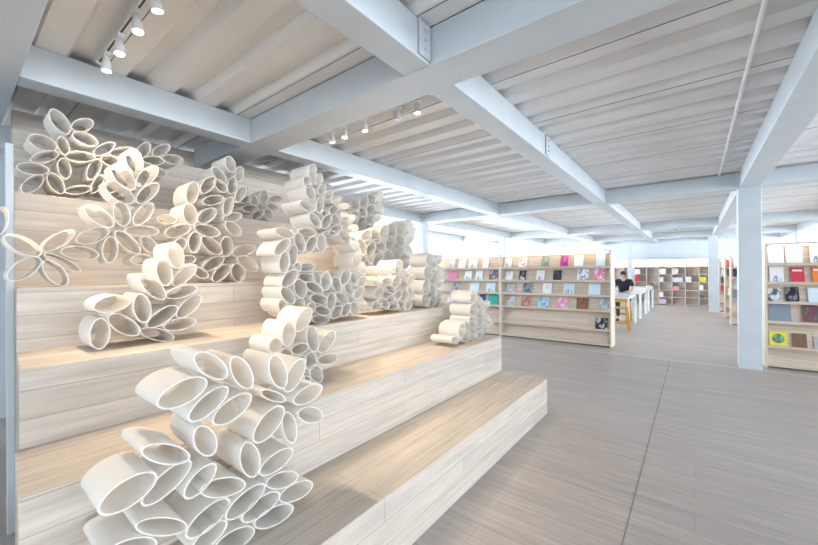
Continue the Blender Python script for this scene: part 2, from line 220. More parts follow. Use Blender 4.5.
  'c13': (-1.57, 0.39, [(0.68, 1.247, 0.088, 0.041, 136),(0.574, 1.165, 0.093, 0.05, 15),(0.668, 1.096, 0.091, 0.043, 31),(0.657, 0.943, 0.075, 0.041, 114),(0.516, 0.947, 0.094, 0.036, 148),(0.398, 0.859, 0.089, 0.052, 16),(0.521, 0.836, 0.095, 0.044, 30),(0.501, 0.681, 0.1, 0.032, 148),(0.634, 0.794, 0.073, 0.043, 37),(0.668, 0.623, 0.092, 0.05, 19),(0.73, 0.719, 0.102, 0.041, 159),(0.844, 0.791, 0.09, 0.045, 106),(0.822, 0.618, 0.096, 0.047, 17),(0.899, 0.552, 0.096, 0.047, 7),(0.967, 0.471, 0.106, 0.047, 170),(0.673, 0.542, 0.076, 0.041, 17),(0.78, 0.466, 0.091, 0.046, 171),(0.978, 0.728, 0.093, 0.046, 11),(1.007, 0.627, 0.092, 0.041, 164),(1.09, 0.53, 0.102, 0.046, 171),(0.938, 0.922, 0.096, 0.055, 39),(1.052, 0.864, 0.088, 0.039, 106),(1.172, 0.891, 0.087, 0.041, 155),(0.771, 1.041, 0.092, 0.049, 23),(0.812, 1.188, 0.089, 0.041, 118),(0.984, 1.157, 0.09, 0.045, 110),(1.086, 1.116, 0.09, 0.048, 53),(1.161, 1.001, 0.092, 0.045, 9),(0.967, 1.042, 0.077, 0.024, 149),(0.4, 0.653, 0.087, 0.042, 161)]),
}

# ------------------------------------------------------------------ structure: floor, walls, deck, beams, columns
XL, XR, YN, YF, DZ = -9.0, 8.0, -5.0, 21.4, 3.2
structure(MB().box((XL-.2, YN-.2, -.12), (XR+.2, YF+.2, 0)).build('floor', FLOOR))
o = MB().box((XL, 7.96, 0), (XR, 8.10, .004)).build('trim_1', plain('pale_floor_strip', (.50, .47, .44), .4)); structure(o)
o = MB().box((-.340, YN, 0), (-.334, 7.9, .0015)).build('trim_2', plain('floor_seam', (.22, .19, .17), .8)); structure(o)
# corrugated steel deck: one long folded sheet
prof = []
y = YN + .05
while y < YF:
    prof += [(y, DZ), (y+.16, DZ), (y+.20, DZ+.06), (y+.30, DZ+.06)]
    y += .35
prof.append((y, DZ))
off = (2.73 - (YN+.05+.235)) % .35
prof = [(max(YN-.2, min(YF+.2, a+off)), b) for a, b in [(YN-.6, DZ)]+prof]
mb = MB(); n = len(prof)
vs = [(x, a, b) for x in (XL-.2, XR+.2) for a, b in prof] + [(x, a, b+.12) for x in (XL-.2, XR+.2) for a, b in ((prof[0][0], DZ), (prof[-1][0], DZ))]
mb.add(vs, [(i, i+1, n+i+1, n+i) for i in range(n-1)] + [(2*n, 2*n+1, 2*n+3, 2*n+2)])
structure(mb.build('ceiling', DECK))
# lap joints of the deck sheets: thin dark seams
mb = MB(); k = 0
y = 2.73 + .14 - .35*12
while y < YF-.5:
    mb.box((XL, y, DZ-.003), (XR, y+.005, DZ+.001)); y += 1.05
structure(mb.build('trim_3', plain('dark_deck_seam', (.16, .15, .15), .8)))
# main beams across (along x) and joists (along y)
def beam(a, b, name='ceiling_beam', bev=.006): return structure(MB().box(a, b, bev=bev).build(name, STEEL))
B0, B1 = 2.95, 3.2
for y0, y1 in ((-.06, .32), (1.96, 2.27), (8.0, 8.3), (14.1, 14.4), (18.3, 18.6)):
    beam((XL if y0 > 4 else -4.995, y0, B0), (XR, y1, B1))
ysp = [(YN, -.06), (.32, 1.96), (2.27, 8.0), (8.3, 14.1), (14.4, 18.3), (18.6, YF)]
for x0, x1 in ((-8.2, -8.0), (-6.0, -5.8), (-3.8, -3.6), (-1.56, -1.35), (.60, .86), (2.85, 3.05), (5.05, 5.25)):
    for a, b in ysp: beam((x0, a, B0+.004), (x1, b, B1), 'ceiling_joist')
# end plates with bolts and stiffeners where joists meet the cross beams
for x0, x1, yy in ((-1.345, -1.335, 1.83), (-1.345, -1.335, 4.32), (.55, .60, 7.87)):
    mb = MB().box((x0, yy, 2.97), (x1, yy+.12, 3.19))
    for zz in (3.02, 3.08, 3.14): mb.tube((x1, yy+.06, zz), (x1+.015, yy+.06, zz), .012, n=6)
    structure(mb.build('joint_plate', STEEL))
# columns
def column(x0, x1, y0, y1, zt=B0):
    mb = MB().box((x0, y0, 0), (x1, y1, zt), bev=.008)
    return structure(mb.build('steel_column', STEEL))
column(.585, .865, 8.02, 8.28)
column(.47, .77, 18.32, 18.58)
column(-6.0, -5.78, 8.02, 8.28)
column(-5.95, -5.75, 13.3, 13.5, 2.955); column(-5.95, -5.75, 17.0, 17.2, 2.955)
column(-2.5, -2.31, 20.35, 20.6, 3.2)
column(2.85, 3.05, 18.32, 18.58)
column(5.05, 5.25, 8.02, 8.28)
# walls
structure(MB().box((XL-.2, YN, 0), (XL, 4.25, 3.2)).build('wall_left', WALL))
mb = MB().box((XL-.2, 4.25, 0), (XL, YF, .9)).box((XL-.2, 4.25, 2.9), (XL, YF, 3.2)); structure(mb.build('wall_left_window_side', WALL))
mb = MB().box((-3.9, YF, 0), (XR, YF+.2, 3.2)).box((XL, YF, 0), (-3.9, YF+.2, 2.1)).box((XL, YF, 2.92), (-3.9, YF+.2, 3.2)); structure(mb.build('wall_far', WALL))
mb = MB().box((XR, YN, 0), (XR+.2, YF, .7)).box((XR, YN, 2.9), (XR+.2, YF, 3.2)); 
for yy in (YN, -.2, 4.2, 8.6, 13.2, 17.3): mb.box((XR, yy, .7), (XR+.2, yy+.3, 2.9))
structure(mb.build('wall_right', WALL))
mb = MB().box((XL, YN-.2, 0), (XR, YN, .7)).box((XL, YN-.2, 2.9), (XR, YN, 3.2)).box((XL, YN-.2, .7), (-4.8, YN, 2.9)).box((7.6, YN-.2, .7), (XR, YN, 2.9)); structure(mb.build('wall_back', WALL))
wn = 0
def window(a, b, axis):
    """one window: frame with its pane"""
    global wn; wn += 1
    a = Vector(a); b = Vector(b); mb = MB(); t = .05
    if axis == 'y':   # lies in a plane of constant x
        x0, x1 = a.x, b.x
        mb.box((x0, a.y, a.z), (x1, b.y, a.z+t)).box((x0, a.y, b.z-t), (x1, b.y, b.z)).box((x0, a.y, a.z+t), (x1, a.y+t, b.z-t)).box((x0, b.y-t, a.z+t), (x1, b.y, b.z-t))
        g = MB().box(((x0+x1)/2-.004, a.y+t, a.z+t), ((x0+x1)/2+.004, b.y-t, b.z-t))
    else:
        y0, y1 = a.y, b.y
        mb.box((a.x, y0, a.z), (b.x, y1, a.z+t)).box((a.x, y0, b.z-t), (b.x, y1, b.z)).box((a.x, y0, a.z+t), (a.x+t, y1, b.z-t)).box((b.x-t, y0, a.z+t), (b.x, y1, b.z-t))
        g = MB().box((a.x+t, (y0+y1)/2-.004, a.z+t), (b.x-t, (y0+y1)/2+.004, b.z-t))
    fr = structure(mb.build('window_%d' % wn, WHITE)); g.build('window_pane', GLASS, fr)
y = 4.25
while y < YF-.1:
    window((XL-.12, y, .9), (XL-.06, min(y+2.86, YF), 2.9), 'y'); y += 2.86
x = XL
for k in range(3): window((XL+k*1.7, YF+.06, 2.1), (XL+(k+1)*1.7, YF+.12, 2.92), 'x')
for a, b in ((-4.7, -.2), (.1, 4.2), (4.5, 8.6), (8.9, 13.2), (13.5, 17.3), (17.6, YF)): window((XR+.06, a, .7), (XR+.12, b, 2.9), 'y')  # the farthest windows are added to let the far fill in
for k in range(4): window((-4.8+k*3.1, YN-.12, .7), (-4.8+(k+1)*3.1, YN-.06, 2.9), 'x')

# slim pale post at the left end of the stair
mb = MB().box((-3.365, .232, 0), (-3.33, .268, 2.42), bev=.004)
tag(mb.build('slim_steel_post', STEEL), 'slim pale steel post standing at the left end of the stair', 'post')
structure(MB().box((-6.2, -1.2, 0), (-6.1, .9, 3.2)).build('wall_stair_side', WALL))

# ------------------------------------------------------------------ the stair of broad wooden tiers
stair = tag(empty('tiered_wooden_stair', (-3.1, 2.2, 0)), 'broad whitewashed wooden stair of tall tiers filling the left side', 'stair')
TX = [-1.31, -1.855, -2.385, -2.945, -3.47, -4.0, -5.0]; TZ = [.392, .817, 1.175, 1.53, 2.145, 2.69, 3.15]
YE = 4.2
def tier(k):
    x1 = TX[k]; x0 = TX[k+1] if k < 6 else TX[k]-.12
    z0, z1 = 0, TZ[k]
    ya, yb = -.0705*x1+.037, -.0705*x0+.037
    if k == 0: ya = yb = -.4
    if k == 1: ya = .155; yb = .19
    g = .0
    mb = MB(); v = [(x1, ya, z0), (x1, YE, z0), (x0, YE, z0), (x0, yb, z0), (x1, ya, z1), (x1, YE, z1), (x0, YE, z1), (x0, yb, z1)]
    mb.add(v, [(0,1,2,3),(4,5,6,7),(0,1,5,4),(1,2,6,5),(2,3,7,6),(3,0,4,7)])
    bmesh.ops.recalc_face_normals(mb.bm, faces=mb.bm.faces)
    bmesh.ops.bevel(mb.bm, geom=list(mb.bm.edges), offset=.004, segments=1, affect='EDGES')
    o = mb.build('tier' if k < 6 else 'back_panel', TIER); o.parent = stair; o.matrix_parent_inverse = Matrix.Translation(-Vector((-3.1, 2.2, 0)))
for k in range(7): tier(k)

# ------------------------------------------------------------------ paper tube sculptures
def petal_tube(y, z, a, b, th, x, L, t):
    n = 36; c, s = math.cos(th), math.sin(th)
    def ring(aa, bb, xx):
        out = []
        for i in range(n):
            q = 2*math.pi*i/n; e = 2/1.95
            p = aa*math.copysign(abs(math.cos(q))**e, math.cos(q)); r = bb*math.copysign(abs(math.sin(q))**e, math.sin(q))
            out.append((xx, y+p*c-r*s, z+p*s+r*c))
        return out
    vs = ring(a, b, x)+ring(a, b, x-L)+ring(a-t*1.3, b-t, x)+ring(a-t*1.3, b-t, x-L)
    fs = []
    for i in range(n):
        j = (i+1) % n
        fs += [(i, j, n+j, n+i), (2*n+i, 3*n+i, 3*n+j, 2*n+j), (i, 2*n+i, 2*n+j, j), (n+i, n+j, 3*n+j, 3*n+i)]
    bm = bmesh.new(); v = [bm.verts.new(p) for p in vs]
    for k, f in enumerate(fs):
        q = bm.faces.new([v[m] for m in f]); q.smooth = (k % 4) < 2
    bmesh.ops.recalc_face_normals(bm, faces=bm.faces)
    for e in bm.edges:
        if len(e.link_faces) == 2 and e.link_faces[0].smooth != e.link_faces[1].smooth: e.smooth = False
    me = bpy.data.meshes.new('paper_tube'); bm.to_mesh(me); bm.free(); me.materials.append(FELT)
    return me
LAB = {
 'c1': ('spreading row of white paper-tube flowers on fifth tier against the top boards', 'x'),
 'c2': ('white paper-tube blossom sculpture on fourth tier, one flower reaching past the left post', 'x'),
 'c3': ('white paper-tube cluster on third tier at left, casting a shadow on the bare tread', 'x'),
 'c4': ('tall white paper-tube cluster on fourth tier left of the big arch', 'x'),
 'c5': ('small single white paper-tube flower alone on the fifth tier', 'x'),
 'c6': ('tallest white paper-tube sculpture, an arch with a hollow centre on third tier', 'x'),
 'c7': ('white paper-tube stack highest and furthest right, below the dark end of ceiling', 'x'),
 'c8': ('bushy white paper-tube stack on fourth tier before the bright pale column', 'x'),
 'c9': ('low white paper-tube stack on third tier just right of the big arch', 'x'),
 'c10': ('square white paper-tube stack at the right end of third tier', 'x'),
 'c11': ('low stepped white paper-tube stack at the right end of second tier', 'x'),
 'c12': ('white paper-tube pile on second tier behind the largest foreground pile', 'x'),
 'c13': ('largest white paper-tube pile in front, standing on the lowest tier', 'x'),
}
for key, (X, Z, T) in CLUSTERS.items():
    t = .0038 if key not in ('c13', 'c12') else .005
    hz = [math.hypot(a*math.sin(math.radians(th)), b*math.cos(math.radians(th))) for (_, _, a, b, th) in T]
    lo = min(z-h for (_, z, _, _, _), h in zip(T, hz)) - Z - .001
    cy = sum(q[0] for q in T)/len(T)
    root = tag(empty('paper_tube_sculpture', (X-.14, cy, Z)), LAB[key][0], 'sculpture', 'white paper-tube sculptures on the stair')
    rng = random.Random(key)
    for (yy, zz, a, b, th) in T:
        L = {'c1': .235, 'c2': .18, 'c13': .245, 'c12': .245}.get(key, .262) + rng.uniform(-.012, .006); 
        me = petal_tube(yy-cy, zz-Z-lo, a, b, math.radians(th), .14+rng.uniform(-.012, .004), L, t)
        o = bpy.data.objects.new('paper_tube', me); COL.objects.link(o); o.parent = root

# ------------------------------------------------------------------ books
RGB = dict(white=(.82,.82,.82), black=(.02,.02,.025), navy=(.03,.05,.12), sky=(.38,.60,.78), pale=(.62,.76,.84), blue=(.08,.22,.55), pink=(.80,.25,.42), magenta=(.62,.03,.30),
  red=(.62,.05,.08), orange=(.85,.22,.04), green=(.15,.45,.22), teal=(.02,.38,.30), grey=(.42,.42,.43), dark=(.10,.10,.12), brown=(.20,.11,.07), rust=(.45,.14,.07), yellow=(.72,.68,.05),
  purple=(.34,.12,.38), slate=(.24,.28,.34), lilac=(.62,.50,.66), maroon=(.22,.07,.09), cream=(.80,.72,.60), silver=(.60,.66,.70))
def book(x, yb, zb, w, h, cols, tilt, label, group, feature=None, scale=16, kindn='noise', th=.012, rz=0, cat='magazine'):
    root = tag(empty('magazine' if cat == 'magazine' else 'book', (x, yb, zb), rz), label, cat, group)
    Mx = Matrix.Rotation(-tilt, 4, 'X')
    MB().box((-w/2, -th, 0), (w/2, 0, h), M=Mx).build('page_block', PAPER, root)
    cm = covermat('printed_cover', [RGB[c] for c in cols], scale, kindn)
    cv = MB().box((-w/2-.001, -th-.0025, -.0005), (w/2+.001, -th-.0002, h+.002), M=Mx).build('cover', cm, root)
    if feature == 'oval':
        vs = [Mx @ Vector((w*.36*math.cos(q), -th-.0032, h*.52+h*.32*math.sin(q))) for q in [i*math.pi/12 for i in range(24)]]
        MB().add(vs, [tuple(range(24))]).build('cover_picture', covermat('oval_picture', [RGB['black'], RGB['dark'], RGB['green']], 9), cv)
    elif feature == 'marks':
        mb = MB()
        for i in range(4):
            a = -w*.38+i*w*.2; mb.box((a, -th-.0034, h*.90), (a+w*.13, -th-.0026, h*.94), M=Mx)
        mb.build('cover_print', plain('grey_print', (.25, .25, .28), .5), cv)
    elif feature == 'figure':
        mb = MB().box((-w*.28, -th-.0034, h*.06), (w*.02, -th-.0026, h*.42), M=Mx).box((-w*.05, -th-.0036, h*.03), (w*.3, -th-.0028, h*.28), M=Mx)
        mb.build('cover_picture', covermat('figure_print', [RGB['dark'], RGB['slate'], RGB['white']], 30), cv)
    elif feature == 'title':
        MB().box((-w*.36, -th-.0034, h*.74), (w*.36, -th-.0026, h*.86), M=Mx).build('cover_title', WHITE, cv)
    return root

# ------------------------------------------------------------------ display bookcases
ROWS = [.06, .36, .765, 1.085, 1.40, 1.705]; HT = 2.04; DEP = .42
def display_bookcase(x0, yf, W, label, led=True, ht=HT):
    root = tag(empty('display_bookcase', (x0+W/2, yf+DEP/2, 0)), label, 'bookcase', 'slanted display bookcases')
    H = W/2; t = .03
    def P(mb, n, m): return mb.build(n, m, root)
    P(MB().box((-H, -DEP/2, 0), (-H+t, DEP/2, ht-t), bev=.002), 'side_panel', SHELFZ)
    P(MB().box((H-t, -DEP/2, 0), (H, DEP/2, ht-t), bev=.002), 'side_panel', SHELFZ)
    P(MB().box((-H, -DEP/2, ht-t), (H, DEP/2, ht), bev=.002), 'top_board', SHELFX)
    P(MB().box((-H+t, DEP/2-.015, .03), (H-t, DEP/2, ht-t)), 'back_board', SHELFX)
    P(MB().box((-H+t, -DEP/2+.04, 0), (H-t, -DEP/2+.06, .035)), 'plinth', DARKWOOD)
    for k, z in enumerate(ROWS):
        zt = ROWS[k+1] if k < 5 else ht-.005
        s = P(MB().box((-H+t, -DEP/2+.004, z-.025), (H-t, DEP/2-.015, z)), 'shelf', SHELFX)
        MB().box((-H+t, -DEP/2, z-.03), (H-t, -DEP/2+.012, z+.014)).build('shelf_lip', SHELFX, s)
        # slanted board that carries the magazines
        d0, d1 = -DEP/2+.05, -DEP/2+.05+(zt-.03-z)*.35
        v = []
        for x in (-H+t, H-t): v += [(x, d0, z), (x, d0+.015, z), (x, d1+.015, zt-.03), (x, d1, zt-.03)]
        MB().add(v, [(0,1,2,3),(4,5,6,7),(0,1,5,4),(1,2,6,5),(2,3,7,6),(3,0,4,7)]).build('slanted_back', SHELFX, s)
    if led: P(MB().box((-H+.05, -DEP/2+.012, ht-t-.012), (H-.05, -DEP/2+.03, ht-t)), 'light_strip', LED)
    return root
TILT = math.atan(.35)
Y1 = 8.57
display_bookcase(-3.81, Y1, 2.46, 'long slanted display bookcase facing the room, right of its twin and before the tables')
display_bookcase(-6.27, Y1, 2.46, 'slanted display bookcase partly hidden behind the stair and its paper tubes')
Y2 = 8.34
display_bookcase(.93, Y2, 2.46, 'slanted display bookcase right of the large pale column, cut by the frame edge')
BACKS = [(14.3, .865), (16.3, .84), (18.75, .80)]
for (yy, xx), l in zip(BACKS, ('nearest', 'middle', 'farthest')):
    display_bookcase(xx, yy, 2.46, l+' of the three bookcases seen as slivers left of the large column')
ORD = ['first', 'second', 'third', 'fourth', 'fifth', 'sixth', 'seventh', 'eighth', 'ninth', 'tenth', 'eleventh', 'twelfth']
RN = {5: 'top', 4: 'second', 3: 'third', 2: 'fourth', 1: 'fifth', 0: 'bottom'}
NAMEC = dict(pale='pale blue', sky='sky blue', slate='slate blue', silver='silvery', navy='navy', teal='teal green', dark='dark grey')
def desc(cols):
    n = [NAMEC.get(c, c) for c in cols]
    n = list(dict.fromkeys(n))[:2]
    return n[0] if len(n) == 1 else n[0]+' and '+n[1]
# (x world, row, width, height, inks, feature)
def ray_x(u, y):
    a = (u-409)/363.4
    return y*(f0.x+a*rr.x)/(f0.y+a*rr.y)
def put_books(data, yf, where, group, hmax):
    rows = {}
    for d in data: rows.setdefault(d[1], []).append(d)
    for r, L in rows.items():
        L.sort(key=lambda d: d[0])
        for i, (x, _, wd, h, cols, ft) in enumerate(L):
            lab = '%s magazine, %s shelf of %s, %s from left' % (desc(cols), RN[r], where, ORD[i])
            book(x, yf+.042, ROWS[r]+.0015, wd, min(h, hmax), cols, TILT, lab, group, ft, scale=18)
def mk(L, y, ppm):
    # measured on the photograph along the front of the case, kept as metres
    return [(ray_x(u, y), r, ray_x(u+w_/2, y)-ray_x(u-w_/2, y), h, c.split(), ft) for (u, r, w_, h, c, ft) in L]
B = mk([(450.6,5,6,.26,'white lilac','figure'),(461,5,7,.26,'sky pale',None),(472,5,8,.25,'white','figure'),(484.5,5,6,.25,'white','marks'),(495,5,7,.25,'pale white',None),
 (507,5,7,.26,'white','figure'),(522,5,8,.25,'white white orange',None),(544.5,5,8,.27,'white green magenta',None),(563.5,5,8,.27,'white magenta dark',None),(578,5,9,.27,'white','marks'),(600,5,9,.28,'white pale','marks'),
 (451.5,4,9,.22,'pink',None),(467,4,7,.24,'sky white','figure'),(478,4,7,.24,'white','figure'),(492,4,8,.26,'white dark lilac',None),(508,4,7,.22,'black white',None),(521.5,4,7,.24,'white black','figure'),
 (539.5,4,8,.24,'pale white','figure'),(556.5,4,8.5,.24,'white black dark',None),(582,4,11,.27,'pale white blue','figure'),(598.5,4,11,.29,'magenta pink white',None),
 (455,3,10,.22,'white grey dark',None),(473,3,9,.24,'sky pale',None),(489.5,3,9,.24,'sky pale','figure'),(509,3,9,.21,'green grey silver',None),(526,3,9,.25,'navy slate black',None),(546,3,9,.26,'black white',None),(568,3,11,.27,'pale silver','figure'),(593.5,3,12,.26,'sky pale',None),
 (451,2,11,.24,'slate white navy',None),(481,2,6,.26,'blue navy',None),(491.5,2,10,.27,'teal',None),(510,2,7,.25,'blue sky orange',None),(524.5,2,9,.24,'slate rust grey',None),(542,2,11,.25,'pale sky slate',None),(561,2,11,.27,'purple pink pale',None),(581.5,2,12,.26,'black brown rust',None),(604,2,11,.26,'maroon grey silver',None),
 (600.5,1,12,.25,'navy black silver',None)], Y1, 34.5)
# pixel widths shrink to the left of this case as it runs away from the camera
B = [(x, r, min(.30, wd), h, c, ft) for (x, r, wd, h, c, ft) in B if abs((x+3.81)) > .04+wd/2]
B = [((min(max(x, -3.81+.04+wd/2), -1.39-wd/2) if x > -3.81 else min(x, -3.81-.04-wd/2)), r, wd, h, c, ft) for (x, r, wd, h, c, ft) in B]
put_books([b for b in B if b[0] > -3.81], Y1, 'the long bookcase', 'magazines on the long display bookcase', .30)
put_books([b for b in B if b[0] < -3.81], Y1, 'the half-hidden bookcase', 'magazines on the half-hidden bookcase', .30)
B = mk([(774,5,16,.30,'white','marks'),(795,5,17,.30,'white','marks'),(818,5,14,.29,'white','figure'),
 (777.5,4,14,.27,'white','figure'),(798.5,4,14,.25,'red','title'),(820,4,13,.26,'orange','title'),
 (774.5,3,13,.22,'grey dark silver cream',None),(793,3,14,.25,'navy black slate',None),(817,3,16,.24,'silver pale','title'),
 (780.5,2,22,.36,'slate',None),(813,2,20,.31,'black maroon dark rust',None),
 (778.5,1,18,.24,'yellow','oval'),(800,1,15,.23,'rust brown',None),(822,1,14,.2,'cream grey',None)], Y2, 46)
B = [(max(x, .975+wd/2), r, wd, h, c, ft) for (x, r, wd, h, c, ft) in B]
put_books(B, Y2, 'the right bookcase', 'magazines on the bookcase by the column', .30)
for (yy, xx), nm, seq in zip(BACKS, ('nearest', 'middle', 'farthest'), (((5,'white'),(4,'navy'),(3,'white grey'),(2,'dark slate')), ((5,'red'),(4,'slate dark'),(2,'white')), ((5,'orange white'),(4,'slate white'),(3,'grey dark'),(2,'red')))):
    for r, c in seq:
        for q, dx in ((0, .17), (1, .48)):
            lab = '%s magazine, %s shelf of %s sliver bookcase, %s from left' % (desc(c.split()), RN[r], nm, ORD[q])
            book(xx+dx, yy+.042, ROWS[r]+.0015, .2, .26, c.split(), TILT, lab, 'magazines on the sliver bookcases', None)

# ------------------------------------------------------------------ cubby bookshelves along the far wall
CZ = [.05, .375, .71, 1.09, 1.45, 1.80, 2.14]; YC = 20.98; BAY = .5
def cubby(x0, nb, label):
    W = nb*BAY; root = tag(empty('cubby_bookshelf', (x0+W/2, YC+.18, 0)), label, 'bookshelf', 'cubby bookshelves along the far wall')
    H = W/2
    for k in range(nb+1):
        x = -H+k*BAY; MB().box((max(-H, x-.012), -.18, 0), (min(H, x+.012), .18, CZ[-1])).build('upright', CUBW, root)
    for z in CZ: MB().box((-H+.012, -.17, z-.02), (H-.012, .18, z)).build('shelf', CUBW, root)
    MB().box((-H, .18, 0), (H, .195, CZ[-1])).build('back_board', CUBW, root)
    MB().box((-H+.02, -.15, CZ[-1]-.03), (H-.02, -.10, CZ[-1]-.021)).build('light_strip', LED2, root)
for k, l in enumerate(('leftmost cubby bookshelf on the far wall, mostly hidden by the long bookcase', 'cubby bookshelf on the far wall behind the seated person and slim column', 'cubby bookshelf on the far wall between the slim column and its twin to the right', 'rightmost cubby bookshelf on the far wall beside the second pale column')):
    cubby(-5.29+k*1.5, 3, l)
CB = [(637.7,4,.22,.24,'white'),(637.3,3,.2,.28,'red'),(662.6,4,.25,.26,'white'),(675.3,4,.22,.26,'white cream'),(661.4,3,.15,.22,'white'),(677,3,.4,.2,'white silver'),(687.5,3,.2,.24,'grey white'),(649,2,.13,.2,'white'),(674,2,.25,.16,'lilac pink'),
 (661.4,1,.15,.24,'white'),(662,0,.25,.22,'purple lilac'),(700.3,2,.12,.24,'white'),(701,1,.16,.12,'grey dark'),(701.5,3,.22,.22,'brown yellow')]
CR = {4: 'second', 3: 'third', 2: 'fourth', 1: 'fifth', 0: 'lowest'}
seen = {}
for u, r, wd, h, c in CB:
    x = ray_x(u, YC+.1)
    k = (x+5.29)/BAY; fr = k-int(k)
    x = -5.29+BAY*(int(k)+min(max(fr, (wd/2+.02)/BAY), 1-(wd/2+.02)/BAY))
    seen[r] = seen.get(r, 0)+1
    book(x, YC+.03, CZ[r]+.001, wd, h, c.split(), .12, '%s book, %s row of far cubby shelves, %s from left' % (desc(c.split()), CR[r], ORD[seen[r]-1]), 'books in the far cubby shelves', None, th=.05, cat='book')

# ------------------------------------------------------------------ high tables, stools and the reader
def table(y0, y1, label, x0=-2.5, x1=-1.37, z=.93):
    root = tag(empty('high_table', ((x0+x1)/2, (y0+y1)/2, 0)), label, 'table', 'white high tables')
    hx, hy = (x1-x0)/2, (y1-y0)/2
    MB().box((-hx, -hy, z-.035), (hx, hy, z), bev=.004).build('tabletop', TOPW, root)
    MB().box((-hx+.03, -hy+.03, z-.1), (hx-.03, -hy+.06, z-.035)).box((-hx+.03, hy-.06, z-.1), (hx-.03, hy-.03, z-.035)).box((-hx+.03, -hy+.06, z-.1), (-hx+.06, hy-.06, z-.035)).box((hx-.06, -hy+.06, z-.1), (hx-.03, hy-.06, z-.035)).build('apron', WHITE, root)
    for sx in (-1, 1):
        for sy in (-1, 1):
            cx, cy = sx*(hx-.045), sy*(hy-.045)
            MB().box((cx-.035, cy-.035, 0), (cx+.035, cy+.035, z-.1)).build('leg', WHITE, root)
table(11.5, 13.2, 'nearest white high table, with the yellow stools tucked under it')
table(14.45, 16.3, 'middle white high table behind the seated reader')
table(17.3, 19.2, 'farthest white high table, closest to the cubby shelves')
def stool(x, y, label, rz=0, sz=.64):
    root = tag(empty('yellow_stool', (x, y, 0), rz), label, 'stool', 'yellow stools at the high tables')
    MB().box((-.19, -.18, sz-.035), (.19, .18, sz), bev=.01).build('seat', YEL, root)
    for sx in (-1, 1):
        for sy in (-1, 1):
            top = (sx*.15, sy*.14); bot = (sx*.20, sy*.18)
            h = sz-.035 
            v = []
            for (cx, cy), zz in ((bot, 0), (top, h)): v += [(cx-.019, cy-.019, zz), (cx+.019, cy-.019, zz), (cx+.019, cy+.019, zz), (cx-.019, cy+.019, zz)]
            MB().add(v, [(0,1,2,3),(4,5,6,7),(0,1,5,4),(1,2,6,5),(2,3,7,6),(3,0,4,7)]).build('leg', YEL, root)
    MB().box((-.165, -.185, .2), (.165, -.155, .235)).build('foot_bar', YEL, root)
    MB().box((-.165, .155, .2), (.165, .185, .235)).build('foot_bar', YEL, root)
    mb = MB().box((-.19, -.185, sz+.14), (.19, -.16, sz+.23)).box((-.17, -.18, sz), (-.14, -.155, sz+.14)).box((.14, -.18, sz), (.17, -.155, sz+.14)); mb.build('backrest', YEL, root)
stool(-1.56, 11.25, 'yellow stool at the near end of the nearest table')
stool(-2.3, 11.22, 'yellow stool half hidden behind the end of the long bookcase')
stool(-1.78, 13.62, 'yellow stool under the reader in black', math.pi)

def skin_mesh(name, pts, edges, mat, parent, sub=2, root=0):
    me = bpy.data.meshes.new(name); me.from_pydata([p[:3] for p in pts], edges, []); me.update()
    o = bpy.data.objects.new(name, me); COL.objects.link(o); o.parent = parent
    o.modifiers.new('skin', 'SKIN').use_smooth_shade = True
    sv = me.skin_vertices or None
    if not me.skin_vertices:
        bm = bmesh.new(); bm.from_mesh(me); bm.verts.layers.skin.verify(); bm.to_mesh(me); bm.free()
    for i, p in enumerate(pts):
        v = me.skin_vertices[0].data[i]; r = p[3]; v.radius = r if isinstance(r, tuple) else (r, r); v.use_root = (i == root)
    s = o.modifiers.new('subdivision', 'SUBSURF'); s.levels = sub; s.render_levels = sub
    me.materials.append(mat); return o
person = tag(empty('person', (-1.78, 13.62, 0)), 'seated person in black short-sleeved top reading at the white high tables', 'person')
# local frame: faces -y (towards the camera side); seat top at z .64
pts = [(0, .02, .74, (.15, .11)), (0, .0, .92, (.13, .09)), (0, -.03, 1.12, (.15, .10)), (0, -.05, 1.27, (.13, .09)), (0, -.09, 1.36, .055), (0, -.13, 1.42, .06), (0, -.15, 1.47, (.078, .09)), (0, -.16, 1.53, (.07, .085))]
edges = [(0,1),(1,2),(2,3),(3,4),(4,5),(5,6),(6,7)]
def add(p, prev): pts.append(p); edges.append((prev, len(pts)-1)); return len(pts)-1
for s in (-1, 1):
    a = add((s*.18, -.05, 1.28, .06), 3); a = add((s*.25, -.12, 1.08, .045), a); a = add((s*.25, -.25, .99, .038), a); a = add((s*.14, -.42, .962, .028), a); hnd = add((s*.11, -.48, .958, (.036, .018)), a)
    for k in range(4):
        q = add((s*(.135-.022*k), -.53-.006*(1.5-abs(k-1.5)), .958, .009), hnd); q = add((s*(.13-.02*k), -.575-.012*(1.5-abs(k-1.5)), .945, .008), q)
    q = add((s*.065, -.50, .955, .010), hnd); add((s*.05, -.53, .95, .009), q)
    a = add((s*.10, -.02, .72, .085), 0); a = add((s*.14, -.36, .70, .062), a); a = add((s*.13, -.34, .42, .048), a); a = add((s*.13, -.30, .12, .036), a); add((s*.13, -.42, .08, .035), a)
skin_mesh('body', pts, edges, SKIN, person)
